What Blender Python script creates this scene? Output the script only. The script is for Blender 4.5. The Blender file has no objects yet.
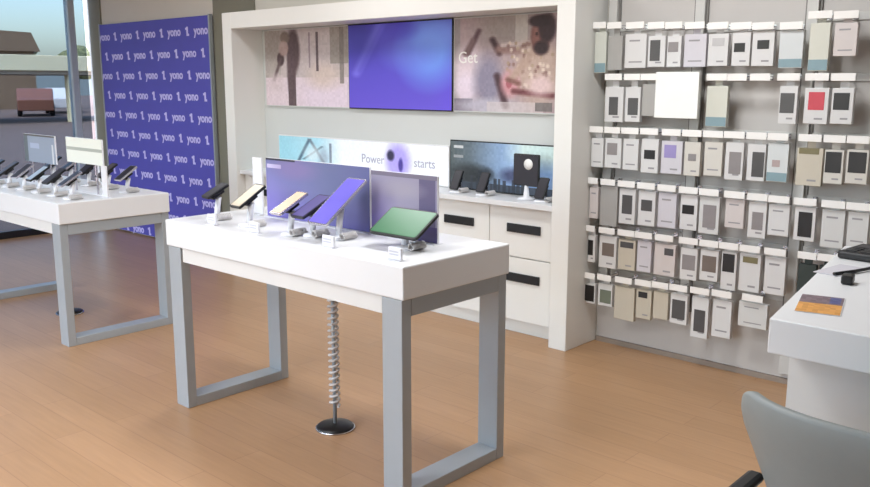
import bpy, bmesh, math, random
import numpy as np
from mathutils import Vector, Matrix
random.seed(7)
C = bpy.context.scene.collection
R = math.radians

# ------------------------------------------------------------------ helpers
def lin(c):
    o = []
    for v in c[:3]:
        v = v / 255.0
        o.append(v / 12.92 if v <= 0.04045 else ((v + 0.055) / 1.055) ** 2.4)
    return (o[0], o[1], o[2], 1.0)

MATS = {}
def mat(name, col, rough=0.5, metal=0.0, var=0.05, scale=18.0, bump=0.0, spec=0.5, emit=None, emit_s=0.0):
    m = bpy.data.materials.new(name); m.use_nodes = True
    nt = m.node_tree; b = nt.nodes['Principled BSDF']
    b.inputs['Roughness'].default_value = rough
    b.inputs['Metallic'].default_value = metal
    b.inputs['Specular IOR Level'].default_value = spec
    tc = nt.nodes.new('ShaderNodeTexCoord'); nz = nt.nodes.new('ShaderNodeTexNoise')
    nz.inputs['Scale'].default_value = scale; nz.inputs['Detail'].default_value = 3
    nt.links.new(tc.outputs['Object'], nz.inputs['Vector'])
    mx = nt.nodes.new('ShaderNodeMix'); mx.data_type = 'RGBA'
    l = lin(col)
    mx.inputs[6].default_value = tuple(v * (1 - var) for v in l[:3]) + (1,)
    mx.inputs[7].default_value = tuple(min(1, v * (1 + var)) for v in l[:3]) + (1,)
    nt.links.new(nz.outputs['Fac'], mx.inputs[0])
    nt.links.new(mx.outputs[2], b.inputs['Base Color'])
    if bump:
        bp = nt.nodes.new('ShaderNodeBump'); bp.inputs['Strength'].default_value = bump
        nt.links.new(nz.outputs['Fac'], bp.inputs['Height']); nt.links.new(bp.outputs['Normal'], b.inputs['Normal'])
    if emit:
        b.inputs['Emission Color'].default_value = lin(emit); b.inputs['Emission Strength'].default_value = emit_s
    MATS[name] = m
    return m

def print_mat(name, rough=0.45, emit=0.0):
    m = bpy.data.materials.new(name); m.use_nodes = True
    nt = m.node_tree; b = nt.nodes['Principled BSDF']; b.inputs['Roughness'].default_value = rough
    a = nt.nodes.new('ShaderNodeAttribute'); a.attribute_name = 'print'
    nt.links.new(a.outputs['Color'], b.inputs['Base Color'])
    if emit:
        nt.links.new(a.outputs['Color'], b.inputs['Emission Color']); b.inputs['Emission Strength'].default_value = emit
    return m

class MB:
    def __init__(s): s.bm = bmesh.new()
    def box(s, x0, x1, y0, y1, z0, z1, bev=0.0, mi=0, M=None, seg=2):
        b2 = bmesh.new()
        bmesh.ops.create_cube(b2, size=1.0)
        for v in b2.verts:
            v.co = Vector((x0 + (v.co.x + .5) * (x1 - x0), y0 + (v.co.y + .5) * (y1 - y0), z0 + (v.co.z + .5) * (z1 - z0)))
        if bev > 0:
            bmesh.ops.bevel(b2, geom=list(b2.edges), offset=bev, segments=seg, affect='EDGES', profile=0.5)
        return s.merge(b2, mi, M)
    def merge(s, b2, mi=0, M=None):
        mp = {}
        for v in b2.verts:
            mp[v] = s.bm.verts.new(M @ v.co if M is not None else v.co)
        for f in b2.faces:
            try:
                nf = s.bm.faces.new([mp[v] for v in f.verts]); nf.material_index = mi; nf.smooth = f.smooth
            except ValueError: pass
        b2.free(); return s
    def prism(s, poly, z0, z1, mi=0, M=None, bev=0.0):
        b2 = bmesh.new()
        lo = [b2.verts.new((p[0], p[1], z0)) for p in poly]; hi = [b2.verts.new((p[0], p[1], z1)) for p in poly]
        b2.faces.new(list(reversed(lo))); b2.faces.new(hi)
        n = len(poly)
        for i in range(n): b2.faces.new((lo[i], lo[(i + 1) % n], hi[(i + 1) % n], hi[i]))
        bmesh.ops.recalc_face_normals(b2, faces=list(b2.faces))
        if bev: bmesh.ops.bevel(b2, geom=list(b2.edges), offset=bev, segments=2, affect='EDGES', profile=0.5)
        return s.merge(b2, mi, M)
    def rplate(s, w, h, t, r, z0=0.0, mi=0, M=None, seg=5):
        pts = []
        for cx, cy, a0 in ((w/2-r, h/2-r, 0), (-w/2+r, h/2-r, 90), (-w/2+r, -h/2+r, 180), (w/2-r, -h/2+r, 270)):
            for k in range(seg + 1):
                a = R(a0 + 90 * k / seg); pts.append((cx + r * math.cos(a), cy + r * math.sin(a)))
        return s.prism(pts, z0, z0 + t, mi, M)
    def lathe(s, prof, c=(0, 0, 0), seg=24, mi=0, M=None):
        b2 = bmesh.new(); rings = []
        for r, z in prof:
            if r < 1e-6: rings.append([b2.verts.new((c[0], c[1], c[2] + z))])
            else: rings.append([b2.verts.new((c[0] + r * math.cos(2*math.pi*k/seg), c[1] + r * math.sin(2*math.pi*k/seg), c[2] + z)) for k in range(seg)])
        for a, b in zip(rings, rings[1:]):
            for k in range(seg):
                k2 = (k + 1) % seg
                if len(a) == 1 and len(b) == 1: continue
                if len(a) == 1: f = b2.faces.new((a[0], b[k], b[k2]))
                elif len(b) == 1: f = b2.faces.new((a[k], a[k2], b[0]))
                else: f = b2.faces.new((a[k], a[k2], b[k2], b[k]))
                f.smooth = True
        bmesh.ops.recalc_face_normals(b2, faces=list(b2.faces))
        return s.merge(b2, mi, M)
    def tube(s, pts, r, seg=8, mi=0, M=None):
        pts = [Vector(p) for p in pts]; b2 = bmesh.new(); rings = []
        t0 = (pts[1] - pts[0]).normalized()
        n = t0.orthogonal().normalized()
        for i, p in enumerate(pts):
            t = (pts[min(i+1, len(pts)-1)] - pts[max(i-1, 0)]).normalized()
            n = (n - t * n.dot(t)).normalized(); b = t.cross(n)
            rings.append([b2.verts.new(p + (n * math.cos(2*math.pi*k/seg) + b * math.sin(2*math.pi*k/seg)) * r) for k in range(seg)])
        for a, b in zip(rings, rings[1:]):
            for k in range(seg):
                f = b2.faces.new((a[k], a[(k+1) % seg], b[(k+1) % seg], b[k])); f.smooth = True
        b2.faces.new(list(reversed(rings[0]))); b2.faces.new(rings[-1])
        bmesh.ops.recalc_face_normals(b2, faces=list(b2.faces))
        return s.merge(b2, mi, M)
    def text(s, body, size, x, z, mi=0, M=None, ext=0.0008, align='CENTER', off=0.0):
        cu = bpy.data.curves.new('t', 'FONT'); cu.body = body; cu.size = size; cu.extrude = ext; cu.offset = off
        cu.align_x = align; cu.align_y = 'CENTER'; cu.resolution_u = 3
        o = bpy.data.objects.new('t', cu); C.objects.link(o)
        dg = bpy.context.evaluated_depsgraph_get(); dg.update()
        me = bpy.data.meshes.new_from_object(o.evaluated_get(dg))
        b2 = bmesh.new(); b2.from_mesh(me)
        T = Matrix.Translation((x, 0, z)) @ Matrix.Rotation(R(90), 4, 'X')
        bpy.data.objects.remove(o); bpy.data.curves.remove(cu); bpy.data.meshes.remove(me)
        return s.merge(b2, mi, (M @ T) if M is not None else T)
    def build(s, name, mats, parent=None, loc=(0, 0, 0), rz=0.0):
        me = bpy.data.meshes.new(name); s.bm.to_mesh(me); s.bm.free()
        if not isinstance(mats, (list, tuple)): mats = [mats]
        for m in mats: me.materials.append(m)
        o = bpy.data.objects.new(name, me); C.objects.link(o)
        o.location = loc; o.rotation_euler = (0, 0, rz)
        if parent is not None: o.parent = parent
        return o

def tag(o, label, cat, group=None, kind=None):
    if label: o['label'] = label
    if cat: o['category'] = cat
    if group: o['group'] = group
    if kind: o['kind'] = kind
    return o
def thing(name, label, cat, loc=(0, 0, 0), rot=(0, 0, 0), group=None):
    o = bpy.data.objects.new(name, None); C.objects.link(o); o.empty_display_size = 0.05
    o.location = loc; o.rotation_euler = rot
    return tag(o, label, cat, group)
def struct(o): o['kind'] = 'structure'; return o
def copy_tree(o, parent=None):
    c = o.copy(); C.objects.link(c)
    if parent is not None: c.parent = parent
    for ch in list(o.children): copy_tree(ch, c)
    return c

class Canvas:
    """a printed picture, painted cell by cell in its own plane (row 0 at the bottom)"""
    def __init__(s, nx, ny, c):
        s.nx, s.ny = nx, ny; s.a = np.ones((ny, nx, 3)) * np.array(c, float)
        s.X, s.Y = np.meshgrid((np.arange(nx) + .5) / nx, (np.arange(ny) + .5) / ny)
    def mixin(s, m, c, o=1.0):
        m = (np.clip(m, 0, 1) * o)[..., None]; s.a = s.a * (1 - m) + np.array(c, float) * m
    def ell(s, x, y, rx, ry, c, o=1.0, soft=.15, rot=0):
        dx, dy = s.X - x, s.Y - y; ca, sa = math.cos(R(rot)), math.sin(R(rot))
        u, v = (dx * ca + dy * sa) / rx, (-dx * sa + dy * ca) / ry
        s.mixin((1 + soft - np.sqrt(u*u + v*v)) / (2 * soft), c, o)
    def rect(s, x0, x1, y0, y1, c, o=1.0):
        s.mixin(((s.X >= x0) & (s.X <= x1) & (s.Y >= y0) & (s.Y <= y1)).astype(float), c, o)
    def line(s, x0, y0, x1, y1, w, c, o=1.0):
        dx, dy = x1 - x0, y1 - y0; L = dx*dx + dy*dy
        t = np.clip(((s.X - x0) * dx + (s.Y - y0) * dy) / L, 0, 1)
        d = np.hypot(s.X - x0 - t*dx, s.Y - y0 - t*dy); s.mixin(1.3 - d / w, c, o)
    def noise(s, amp, step=3, seed=1):
        rg = np.random.default_rng(seed)
        n = rg.uniform(-amp, amp, (s.ny // step + 1, s.nx // step + 1)); n = np.kron(n, np.ones((step, step)))[:s.ny, :s.nx]
        s.a = np.clip(s.a + n[..., None], 0, 255)
    def mesh(s, name, w, h, m, parent=None, loc=(0, 0, 0), y=0.0):
        """print sheet standing in the local XZ plane, facing -Y, x from 0..w, z from 0..h"""
        vs = [(w * i / s.nx, y, h * j / s.ny) for j in range(s.ny + 1) for i in range(s.nx + 1)]
        n1 = s.nx + 1
        fs = [(j*n1+i, j*n1+i+1, (j+1)*n1+i+1, (j+1)*n1+i) for j in range(s.ny) for i in range(s.nx)]
        me = bpy.data.meshes.new(name); me.from_pydata(vs, [], fs)
        ca = me.color_attributes.new('print', 'FLOAT_COLOR', 'CORNER')
        v = s.a.reshape(-1, 3) / 255.0
        l = np.where(v <= .04045, v / 12.92, ((v + .055) / 1.055) ** 2.4)
        l = np.concatenate([l, np.ones((len(l), 1))], 1)
        ca.data.foreach_set('color', np.repeat(l, 4, axis=0).astype(np.float32).ravel())
        me.materials.append(m); o = bpy.data.objects.new(name, me); C.objects.link(o); o.location = loc
        if parent is not None: o.parent = parent
        return o
PACKS = [
  [
    (-2.777, -2.676, 1.658, 1.891, 1.928, 'clear'),
    (-2.663, -2.571, 1.674, 1.865, 1.923, 'grey'),
    (-2.553, -2.42, 1.684, 1.871, 1.918, 'white'),
    (-2.408, -2.304, 1.688, 1.856, 1.912, 'white', -2.395, -2.334, 1.721, 1.834, 'char'),
    (-2.292, -2.21, 1.687, 1.852, 1.908, 'white', -2.286, -2.227, 1.767, 1.82, 'mid'),
    (-2.192, -2.067, 1.686, 1.858, 1.902, 'lilac'),
    (-2.056, -1.946, 1.689, 1.854, 1.895, 'white', -2.034, -1.968, 1.792, 1.833, 'pale'),
    (-1.925, -1.829, 1.688, 1.859, 1.889, 'white', -1.914, -1.856, 1.759, 1.804, 'black'),
    (-1.819, -1.707, 1.686, 1.86, 1.884, 'white', -1.793, -1.732, 1.771, 1.815, 'black'),
    (-1.681, -1.564, 1.675, 1.859, 1.879, 'tealw'),
    (-1.536, -1.442, 1.659, 1.887, 1.925, 'tealc'),
    (-1.422, -1.318, 1.728, 1.882, 1.919, 'pink'),
  ],
  [
    (-2.67, -2.551, 1.378, 1.578, 1.635, 'white', -2.643, -2.584, 1.418, 1.521, 'char'),
    (-2.538, -2.442, 1.382, 1.578, 1.634, 'white', -2.519, -2.455, 1.421, 1.517, 'char'),
    (-2.431, -2.338, 1.418, 1.595, 1.634, 'grey'),
    (-2.328, -2.075, 1.412, 1.66, 1.633, 'big'),
    (-2.048, -1.932, 1.371, 1.586, 1.632, 'tealc'),
    (-1.661, -1.572, 1.399, 1.587, 1.631, 'white', -1.656, -1.586, 1.453, 1.552, 'char'),
    (-1.537, -1.423, 1.403, 1.578, 1.631, 'white', -1.518, -1.442, 1.471, 1.558, 'red'),
    (-1.409, -1.309, 1.407, 1.578, 1.63, 'white', -1.4, -1.327, 1.474, 1.555, 'black'),
  ],
  [
    (-2.774, -2.671, 1.109, 1.28, 1.332, 'white'),
    (-2.658, -2.551, 1.111, 1.285, 1.332, 'white', -2.644, -2.577, 1.187, 1.256, 'mid'),
    (-2.538, -2.441, 1.107, 1.285, 1.332, 'white'),
    (-2.421, -2.315, 1.098, 1.29, 1.333, 'white', -2.402, -2.334, 1.177, 1.228, 'black'),
    (-2.296, -2.17, 1.102, 1.285, 1.333, 'lilac', -2.278, -2.206, 1.191, 1.263, 'violet'),
    (-2.158, -2.065, 1.1, 1.285, 1.333, 'warm', -2.134, -2.088, 1.182, 1.22, 'mid'),
    (-2.042, -1.941, 1.109, 1.291, 1.333, 'warm'),
    (-1.924, -1.826, 1.096, 1.296, 1.334, 'white', -1.902, -1.837, 1.128, 1.244, 'mid'),
    (-1.805, -1.71, 1.1, 1.291, 1.334, 'white', -1.778, -1.715, 1.121, 1.25, 'char'),
    (-1.7, -1.594, 1.103, 1.301, 1.334, 'tealw', -1.674, -1.634, 1.18, 1.215, 'pinkg'),
    (-1.552, -1.427, 1.096, 1.284, 1.335, 'beige', -1.543, -1.446, 1.254, 1.284, 'olive'),
    (-1.418, -1.329, 1.115, 1.28, 1.335, 'warm', -1.413, -1.339, 1.169, 1.271, 'black'),
    (-1.316, -1.217, 1.123, 1.286, 1.336, 'warm', -1.307, -1.226, 1.176, 1.276, 'black'),
  ],
  [
    (-2.797, -2.693, 0.799, 0.987, 1.028, 'pink'),
    (-2.678, -2.563, 0.764, 1.003, 1.027, 'grey'),
    (-2.55, -2.445, 0.79, 0.995, 1.026, 'white', -2.53, -2.464, 0.849, 0.96, 'char'),
    (-2.425, -2.318, 0.793, 0.994, 1.025, 'white', -2.406, -2.337, 0.879, 0.943, 'char'),
    (-2.299, -2.189, 0.796, 0.994, 1.023, 'lilac'),
    (-2.164, -2.064, 0.799, 0.994, 1.022, 'white', -2.152, -2.082, 0.888, 0.938, 'black'),
    (-2.052, -1.938, 0.791, 0.993, 1.021, 'pale', -2.029, -1.955, 0.824, 0.95, 'mid'),
    (-1.905, -1.802, 0.84, 0.995, 1.02, 'pink'),
    (-1.778, -1.683, 0.801, 0.991, 1.019, 'white', -1.757, -1.699, 0.844, 0.938, 'mid'),
    (-1.673, -1.566, 0.826, 0.986, 1.017, 'white'),
    (-1.54, -1.437, 0.816, 0.988, 1.017, 'white', -1.52, -1.452, 0.836, 0.963, 'black'),
    (-1.407, -1.299, 0.798, 0.986, 1.017, 'pale'),
    (-1.285, -1.19, 0.813, 0.988, 1.017, 'pale'),
  ],
  [
    (-2.765, -2.702, 0.529, 0.695, 0.738, 'white', -2.751, -2.716, 0.572, 0.665, 'black'),
    (-2.673, -2.557, 0.509, 0.703, 0.738, 'white', -2.652, -2.571, 0.582, 0.661, 'brown'),
    (-2.543, -2.431, 0.516, 0.695, 0.739, 'beige', -2.53, -2.444, 0.648, 0.683, 'char'),
    (-2.418, -2.328, 0.521, 0.703, 0.739, 'lilac'),
    (-2.308, -2.179, 0.518, 0.702, 0.74, 'pink', -2.246, -2.191, 0.639, 0.679, 'char'),
    (-2.147, -2.047, 0.517, 0.698, 0.741, 'white', -2.135, -2.058, 0.574, 0.659, 'mid'),
    (-2.029, -1.926, 0.531, 0.703, 0.741, 'white', -2.017, -1.937, 0.581, 0.67, 'brown'),
    (-1.907, -1.824, 0.498, 0.707, 0.742, 'white', -1.901, -1.835, 0.597, 0.696, 'black'),
    (-1.807, -1.694, 0.507, 0.711, 0.742, 'white', -1.79, -1.71, 0.663, 0.695, 'olive'),
    (-1.672, -1.564, 0.513, 0.713, 0.743, 'white'),
    (-1.501, -1.413, 0.498, 0.699, 0.746, 'dgreen'),
    (-1.399, -1.323, 0.531, 0.703, 0.748, 'dgreen'),
  ],
  [
    (-2.776, -2.69, 0.271, 0.397, 0.447, 'white', -2.761, -2.697, 0.284, 0.384, 'black'),
    (-2.669, -2.572, 0.273, 0.409, 0.451, 'white', -2.655, -2.579, 0.291, 0.372, 'green'),
    (-2.556, -2.423, 0.21, 0.411, 0.455, 'beige'),
    (-2.41, -2.313, 0.241, 0.414, 0.459, 'beige', -2.397, -2.339, 0.367, 0.402, 'black'),
    (-2.3, -2.207, 0.261, 0.42, 0.463, 'beige'),
    (-2.193, -2.09, 0.253, 0.427, 0.466, 'white', -2.181, -2.102, 0.282, 0.393, 'char'),
    (-2.063, -1.964, 0.197, 0.431, 0.47, 'white', -2.046, -1.981, 0.232, 0.358, 'char'),
    (-1.941, -1.834, 0.224, 0.436, 0.474, 'white'),
    (-1.796, -1.641, 0.314, 0.45, 0.48, 'pale'),
  ],
]
SKY, EXPO = 0.8, 0.33

# ------------------------------------------------------------------ materials
M_wall = mat('wall_paint', (214, 210, 200), .75, var=.02, scale=5)
M_rightwall = mat('taupe_low_bounce', (84, 80, 78), .8, var=.03, scale=3)  # unseen walls, darkened to cut bounce onto right-facing sides
M_ceil = mat('ceiling_grey_low_bounce', (150, 152, 154), .8, var=.02, scale=4)  # unseen ceiling, greyed to lower the ambient bounce
M_greywall = mat('grey_wall_paint', (176, 170, 168), .7, var=.04, scale=3)
M_white = mat('white_laminate', (226, 226, 226), .35, var=.015, scale=6)
M_unit = mat('display_unit_white', (232, 231, 226), .4, var=.015, scale=5)
M_niche = mat('niche_grey', (205, 208, 206), .6, var=.02, scale=4)
M_apron = mat('apron_laminate', (216, 214, 210), .45, var=.03, scale=8)
M_steel = mat('painted_steel_grey', (164, 170, 174), .38, .2, var=.04, scale=9)
M_black = mat('black_plastic', (18, 18, 20), .4, var=.1)
M_dark = mat('dark_metal', (50, 50, 52), .35, .6, var=.1)
M_chrome = mat('chrome', (205, 205, 208), .18, .95, var=.03)
M_coil = mat('coil_cover_silver', (206, 202, 200), .4, var=.03)
M_plastic = mat('white_plastic', (232, 232, 236), .3, var=.02)
M_tagw = mat('ticket_white', (240, 238, 234), .5, var=.02)
M_panelw = mat('accessory_panel', (196, 192, 188), .65, var=.03, scale=6)
M_rail = mat('upright_rail_white', (200, 199, 195), .4, var=.03)
M_gapshade = mat('rail_gap_shade', (122, 119, 115), .5, var=.05)
M_post = mat('window_post', (186, 196, 204), .4, .3, var=.04)
M_column = mat('column_olive_grey', (128, 126, 112), .7, var=.06, scale=4)
M_purple = mat('purple_banner', (84, 80, 178), .55, var=.06, scale=7)
M_lilac = mat('lilac_ink', (204, 198, 246), .5, var=.04)
M_chair = mat('grey_chair_shell', (140, 145, 143), .5, var=.03, scale=30, bump=.03)
M_base = mat('wall_foot_shade_brown', (150, 136, 124), .5, var=.05)
M_print = print_mat('printed_graphic', .4)
M_screen = print_mat('lit_screen', .3, .08)
M_banner = print_mat('faint_glow_graphic', .4, .12)  # faint emission given to the lower banner and dusk poster

def floor_material():
    m = bpy.data.materials.new('oak_plank_floor'); m.use_nodes = True
    nt = m.node_tree; b = nt.nodes['Principled BSDF']
    tc = nt.nodes.new('ShaderNodeTexCoord')
    br = nt.nodes.new('ShaderNodeTexBrick'); br.offset = .37
    br.inputs['Scale'].default_value = 1.0; br.inputs['Brick Width'].default_value = 1.25; br.inputs['Row Height'].default_value = .14
    br.inputs['Mortar Size'].default_value = .0022; br.inputs['Mortar Smooth'].default_value = .3
    br.inputs['Color1'].default_value = lin((182, 143, 106)); br.inputs['Color2'].default_value = lin((175, 137, 100))
    br.inputs['Mortar'].default_value = lin((162, 124, 92))
    nt.links.new(tc.outputs['Object'], br.inputs['Vector'])
    mp = nt.nodes.new('ShaderNodeMapping'); mp.inputs['Scale'].default_value = (1.2, 16, 1)
    nt.links.new(tc.outputs['Object'], mp.inputs['Vector'])
    nz = nt.nodes.new('ShaderNodeTexNoise'); nz.inputs['Scale'].default_value = 3; nz.inputs['Detail'].default_value = 6
    nt.links.new(mp.outputs['Vector'], nz.inputs['Vector'])
    mx = nt.nodes.new('ShaderNodeMix'); mx.data_type = 'RGBA'; mx.blend_type = 'MULTIPLY'
    rp = nt.nodes.new('ShaderNodeValToRGB'); rp.color_ramp.elements[0].color = (.82, .8, .78, 1); rp.color_ramp.elements[1].color = (1.08, 1.06, 1.05, 1)
    nt.links.new(nz.outputs['Fac'], rp.inputs['Fac'])
    mx.inputs[0].default_value = 1
    nt.links.new(br.outputs['Color'], mx.inputs[6]); nt.links.new(rp.outputs['Color'], mx.inputs[7])
    nt.links.new(mx.outputs[2], b.inputs['Base Color'])
    b.inputs['Roughness'].default_value = .38
    return m
M_floor = floor_material()

def glass_material(name, tint):
    m = bpy.data.materials.new(name); m.use_nodes = True
    nt = m.node_tree; nt.nodes.remove(nt.nodes['Principled BSDF'])
    out = nt.nodes['Material Output']
    t = nt.nodes.new('ShaderNodeBsdfTransparent'); t.inputs['Color'].default_value = tint
    g = nt.nodes.new('ShaderNodeBsdfGlossy'); g.inputs['Roughness'].default_value = .03
    lw = nt.nodes.new('ShaderNodeLayerWeight'); lw.inputs['Blend'].default_value = .12
    x = nt.nodes.new('ShaderNodeMixShader')
    nt.links.new(lw.outputs['Fresnel'], x.inputs[0]); nt.links.new(t.outputs[0], x.inputs[1]); nt.links.new(g.outputs[0], x.inputs[2])
    nt.links.new(x.outputs[0], out.inputs['Surface'])
    return m
M_glass = glass_material('window_glass', (.95, .97, .98, 1)); M_tint = glass_material('dimming_tint_glass', (.42, .46, .49, 1))  # second tint put in to dim the street under a stronger sky

# ------------------------------------------------------------------ the room
XW, XE, YB, YF, ZC = -9.2, 5.0, 4.55, -2.6, 3.0
struct(MB().box(XW-.1, XE+.1, YF-.1, YB+.1, -.12, 0).build('floor', M_floor))
struct(MB().box(XW-.1, XE+.1, YF-.1, YB+.1, ZC, ZC+.15).build('ceiling', M_ceil))
struct(MB().box(XW-.1, XE+.1, YB, YB+.12, 0, ZC).build('wall_back', M_wall))
struct(MB().box(XE, XE+.12, YF, YB, 0, ZC).build('wall_right', M_rightwall))
struct(MB().box(XW-.02, -8.97, YB-.02, YB-.0005, 0, ZC).box(-6.86, -6.235, YB-.012, YB-.0005, 0, ZC).build('trim_1', M_column))
struct(MB().box(XW-.1, XW, YF, YB, 2.72, ZC).build('wall_left', M_wall))
struct(MB().box(XW-.1, XE+.1, YF-.12, YF, 2.75, ZC).build('wall_front', M_wall))

def window(n, along, a0, a1, c, z1, posts, mframe, mg):
    root = thing('window_%d' % n, None, None); struct(root)
    f = MB(); t = .09
    def bar(u0, u1, z0, zz, d=.05):
        if along == 'y': f.box(c - d, c + d, u0, u1, z0, zz, .004)
        else: f.box(u0, u1, c - d, c + d, z0, zz, .004)
    bar(a0, a1, 0, .06); bar(a0, a1, z1 - .06, z1)
    for p in posts: bar(p - .035, p + .035, .06, z1 - .06)
    f.build('window_frame', mframe, root)
    g = MB()
    if along == 'y': g.box(c - .006, c + .006, a0 + .01, a1 - .01, .06, z1 - .06)
    else: g.box(a0 + .01, a1 - .01, c - .006, c + .006, .06, z1 - .06)
    g.build('window_pane', mg, root)
window(1, 'y', YF + .05, YB - .05, XW - .05, 2.72, [YF + .1, -1.2, .2, 1.6, 3.0, 4.33], M_post, M_tint)
window(2, 'x', XW + .05, -1.1, YF - .06, 2.75, [XW + .1, -7.2, -5.2, -3.2, -1.15], M_post, M_glass)
struct(MB().box(-1.099, XE + .1, YF - .12, YF, 0, 2.749).build('front_light_block', M_rightwall))  # unseen solid stretch of front wall, added to block light from the right
struct(MB().box(XW + .002, XW + .02, YF, YB - .03, 0, .075).build('baseboard_left', M_black))
struct(MB().box(-2.755, XE, YB - .02, YB - .001, 0, .03).build('wall_foot_shade', M_base))  # thin brown strip standing for the shadow line at the wall foot

# ------------------------------------------------------------------ lights
for i, (x, y, e) in enumerate([(-7.5, 1.5, 16), (-5.4, -.8, 22), (-6.0, 3.0, 10), (-3.4, -.2, 30), (-4.2, 3.2, 16), (-2.7, .9, 26), (-1.9, 2.95, 36), (-2.6, -1.4, 34)]):  # unseen panels placed for their light; one added to brighten the accessory wall
    t = thing('unseen_ceiling_light', 'unseen ceiling light panel placed to light the shop floor', 'ceiling light', (x, y, ZC), group='ceiling light panels')
    MB().box(-.33, -.3, -.33, .33, -.02, -.001).box(.3, .33, -.33, .33, -.02, -.001).box(-.3, .3, -.33, -.3, -.02, -.001).box(-.3, .3, .3, .33, -.02, -.001).build('frame', M_white, t)
    MB().box(-.3, .3, -.3, .3, -.012, -.001).build('diffuser', M_plastic, t)
    ld = bpy.data.lights.new('panel_lamp', 'AREA'); ld.shape = 'SQUARE'; ld.size = .58; ld.energy = e; ld.color = (.97, .985, 1.0)
    lo = bpy.data.objects.new('panel_lamp', ld); C.objects.link(lo); lo.location = (x, y, ZC - .03)
for i, (x0, x1) in enumerate([(-2.7, 1.2)]):
    pass

# ------------------------------------------------------------------ step-and-repeat panel
t = thing('banner_wall', 'tall purple logo banner standing in the corner beside the window', 'banner', (-8.93, YB - .022, 0))
W = 2.05
MB().box(0, W, -.03, 0, .02, 2.2, .003).build('banner_board', M_purple, t)
mb = MB()
for r in range(11):
    z = 2.2 - .13 - r * .2
    for c in range(9):
        x = .1 + c * .228 + (.02 if r % 2 else 0)
        if (c + r) % 2 == 0: mb.text('yono', .112, x, z, off=.0035, M=Matrix.Translation((0, -.0312, 0)))
        else:
            mb.box(x - .012, x + .014, -.0322, -.0305, z - .042, z + .042); mb.box(x - .03, x - .012, -.0322, -.0305, z + .014, z + .034); mb.box(x + .014, x + .03, -.0322, -.0305, z - .042, z - .022)
mb.build('logo_print', M_lilac, t)
mb = MB().box(-.02, 0, -.035, 0, 0, 2.21).box(W, W + .02, -.035, 0, 0, 2.21)
mb.build('edge_trim', M_steel, t)

# ------------------------------------------------------------------ tables
def make_table(name, label, loc, L, D, H, hb):
    t = thing(name, label, 'table', loc)
    MB().box(0, L, 0, D, H - .128, H, .006).build('tabletop', M_white, t)
    a = H - .128 - .001; b = a - .068
    MB().box(.125, L - .125, .012, .03, b, a).box(.125, L - .125, D - .03, D - .012, b, a).build('apron', M_apron, t)
    for s, x0 in ((0, .012), (1, L - .012 - .105)):
        fr = MB()
        w, th = .105, .05; d0, d1 = .004, D - .004
        fr.box(x0, x0 + w, d0, d0 + th, 0, a, .003).box(x0, x0 + w, d1 - th, d1, 0, a, .003)
        fr.box(x0, x0 + w, d0 + th, d1 - th, 0, th, .003).box(x0, x0 + w, d0 + th, d1 - th, b, a, .003)
        fr.build('leg_frame', M_steel, t)
    return t
TX0, TX1, TY0, TY1, TZ = -3.745, -2.118, 2.152, 2.785, .945
make_table('display_table', 'white display table with grey steel frame legs in the centre foreground', (TX0, TY0, 0), TX1 - TX0, TY1 - TY0, TZ, 0)
SX0, SX1, SY0, SY1, SZ = -6.70, -5.045, 2.205, 2.94, .89
make_table('display_table', 'white display table by the window in front of the purple banner', (SX0, SY0, 0), SX1 - SX0, SY1 - SY0, SZ, 0)

def tether(label, x, y, ztop):
    t = thing('cable_riser', label, 'cable riser', (x, y, 0), group='coiled cable risers')
    MB().lathe([(0, .0), (.088, .0), (.088, .012), (.08, .018), (.03, .026), (0, .026)]).build('floor_plate', M_black, t)
    MB().lathe([(.0885, .0005), (.093, .0005), (.093, .008), (.0885, .008)], seg=32).build('plate_rim', M_chrome, t)
    MB().tube([(0, 0, .026), (0, 0, ztop - .004)], .009, 10).build('riser_tube', M_steel, t)
    n = 24; pts = []
    z0 = .11
    for k in range(n * 14 + 1):
        a = 2 * math.pi * k / 14; pts.append((.021 * math.cos(a), .021 * math.sin(a), z0 + (ztop - .012 - z0) * k / (n * 14)))
    MB().tube(pts, .0062, 6).build('coiled_cable', M_coil, t)
    return t
tether('coiled silver cable riser under the central display table', -2.905, 2.49, TZ - .128)
tether('coiled silver cable riser under the table by the window', -5.835, 2.575, SZ - .128)

# ------------------------------------------------------------------ display unit on the back wall
UX0, UX1, UY0 = -6.225, -2.762, 4.20
UYB = YB - .003
t = thing('display_unit', 'large white recessed display unit with drawers on the back wall', 'display unit', (UX0, UY0, 0))
UW = UX1 - UX0; UD = UYB - UY0; ST = .125
def ub(*a, **k): return MB().box(*a, **k)
ub(0, ST, 0, UD, 0, 2.165, bev=.004).build('side_panel', M_unit, t)
ub(UW - ST, UW, 0, UD, 0, 2.165, bev=.004).build('side_panel', M_unit, t)
ub(ST, UW - ST, 0, UD, 2.036, 2.165, bev=.003).build('header', M_unit, t)
ub(ST, UW - ST, UD - .035, UD, .872, 2.036).build('back_panel', M_niche, t)
ub(ST, UW - ST, .03, UD - .035, .838, .872, bev=.003).build('countertop', M_white, t)
ub(ST, UW - ST, .10, UD - .036, .09, .837).build('cabinet_body', M_unit, t)
ub(ST, UW - ST, .14, UD - .036, 0, .09).build('plinth', M_unit, t)
ncol = 6; cw = (UW - 2 * ST) / ncol
for c in range(ncol):
    for r, (z0, z1, zh) in enumerate([(.515, .832, .700), (.10, .508, .382)]):
        x0 = ST + c * cw + .003; x1 = ST + (c + 1) * cw - .003
        d = ub(x0, x1, .078, .099, z0, z1, bev=.002).build('drawer', M_unit, t)
        xm = (x0 + x1) / 2 + .01
        MB().box(xm - .13, xm + .13, .066, .077, zh - .028, zh + .028, .004).build('handle', M_black, d)

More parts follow.
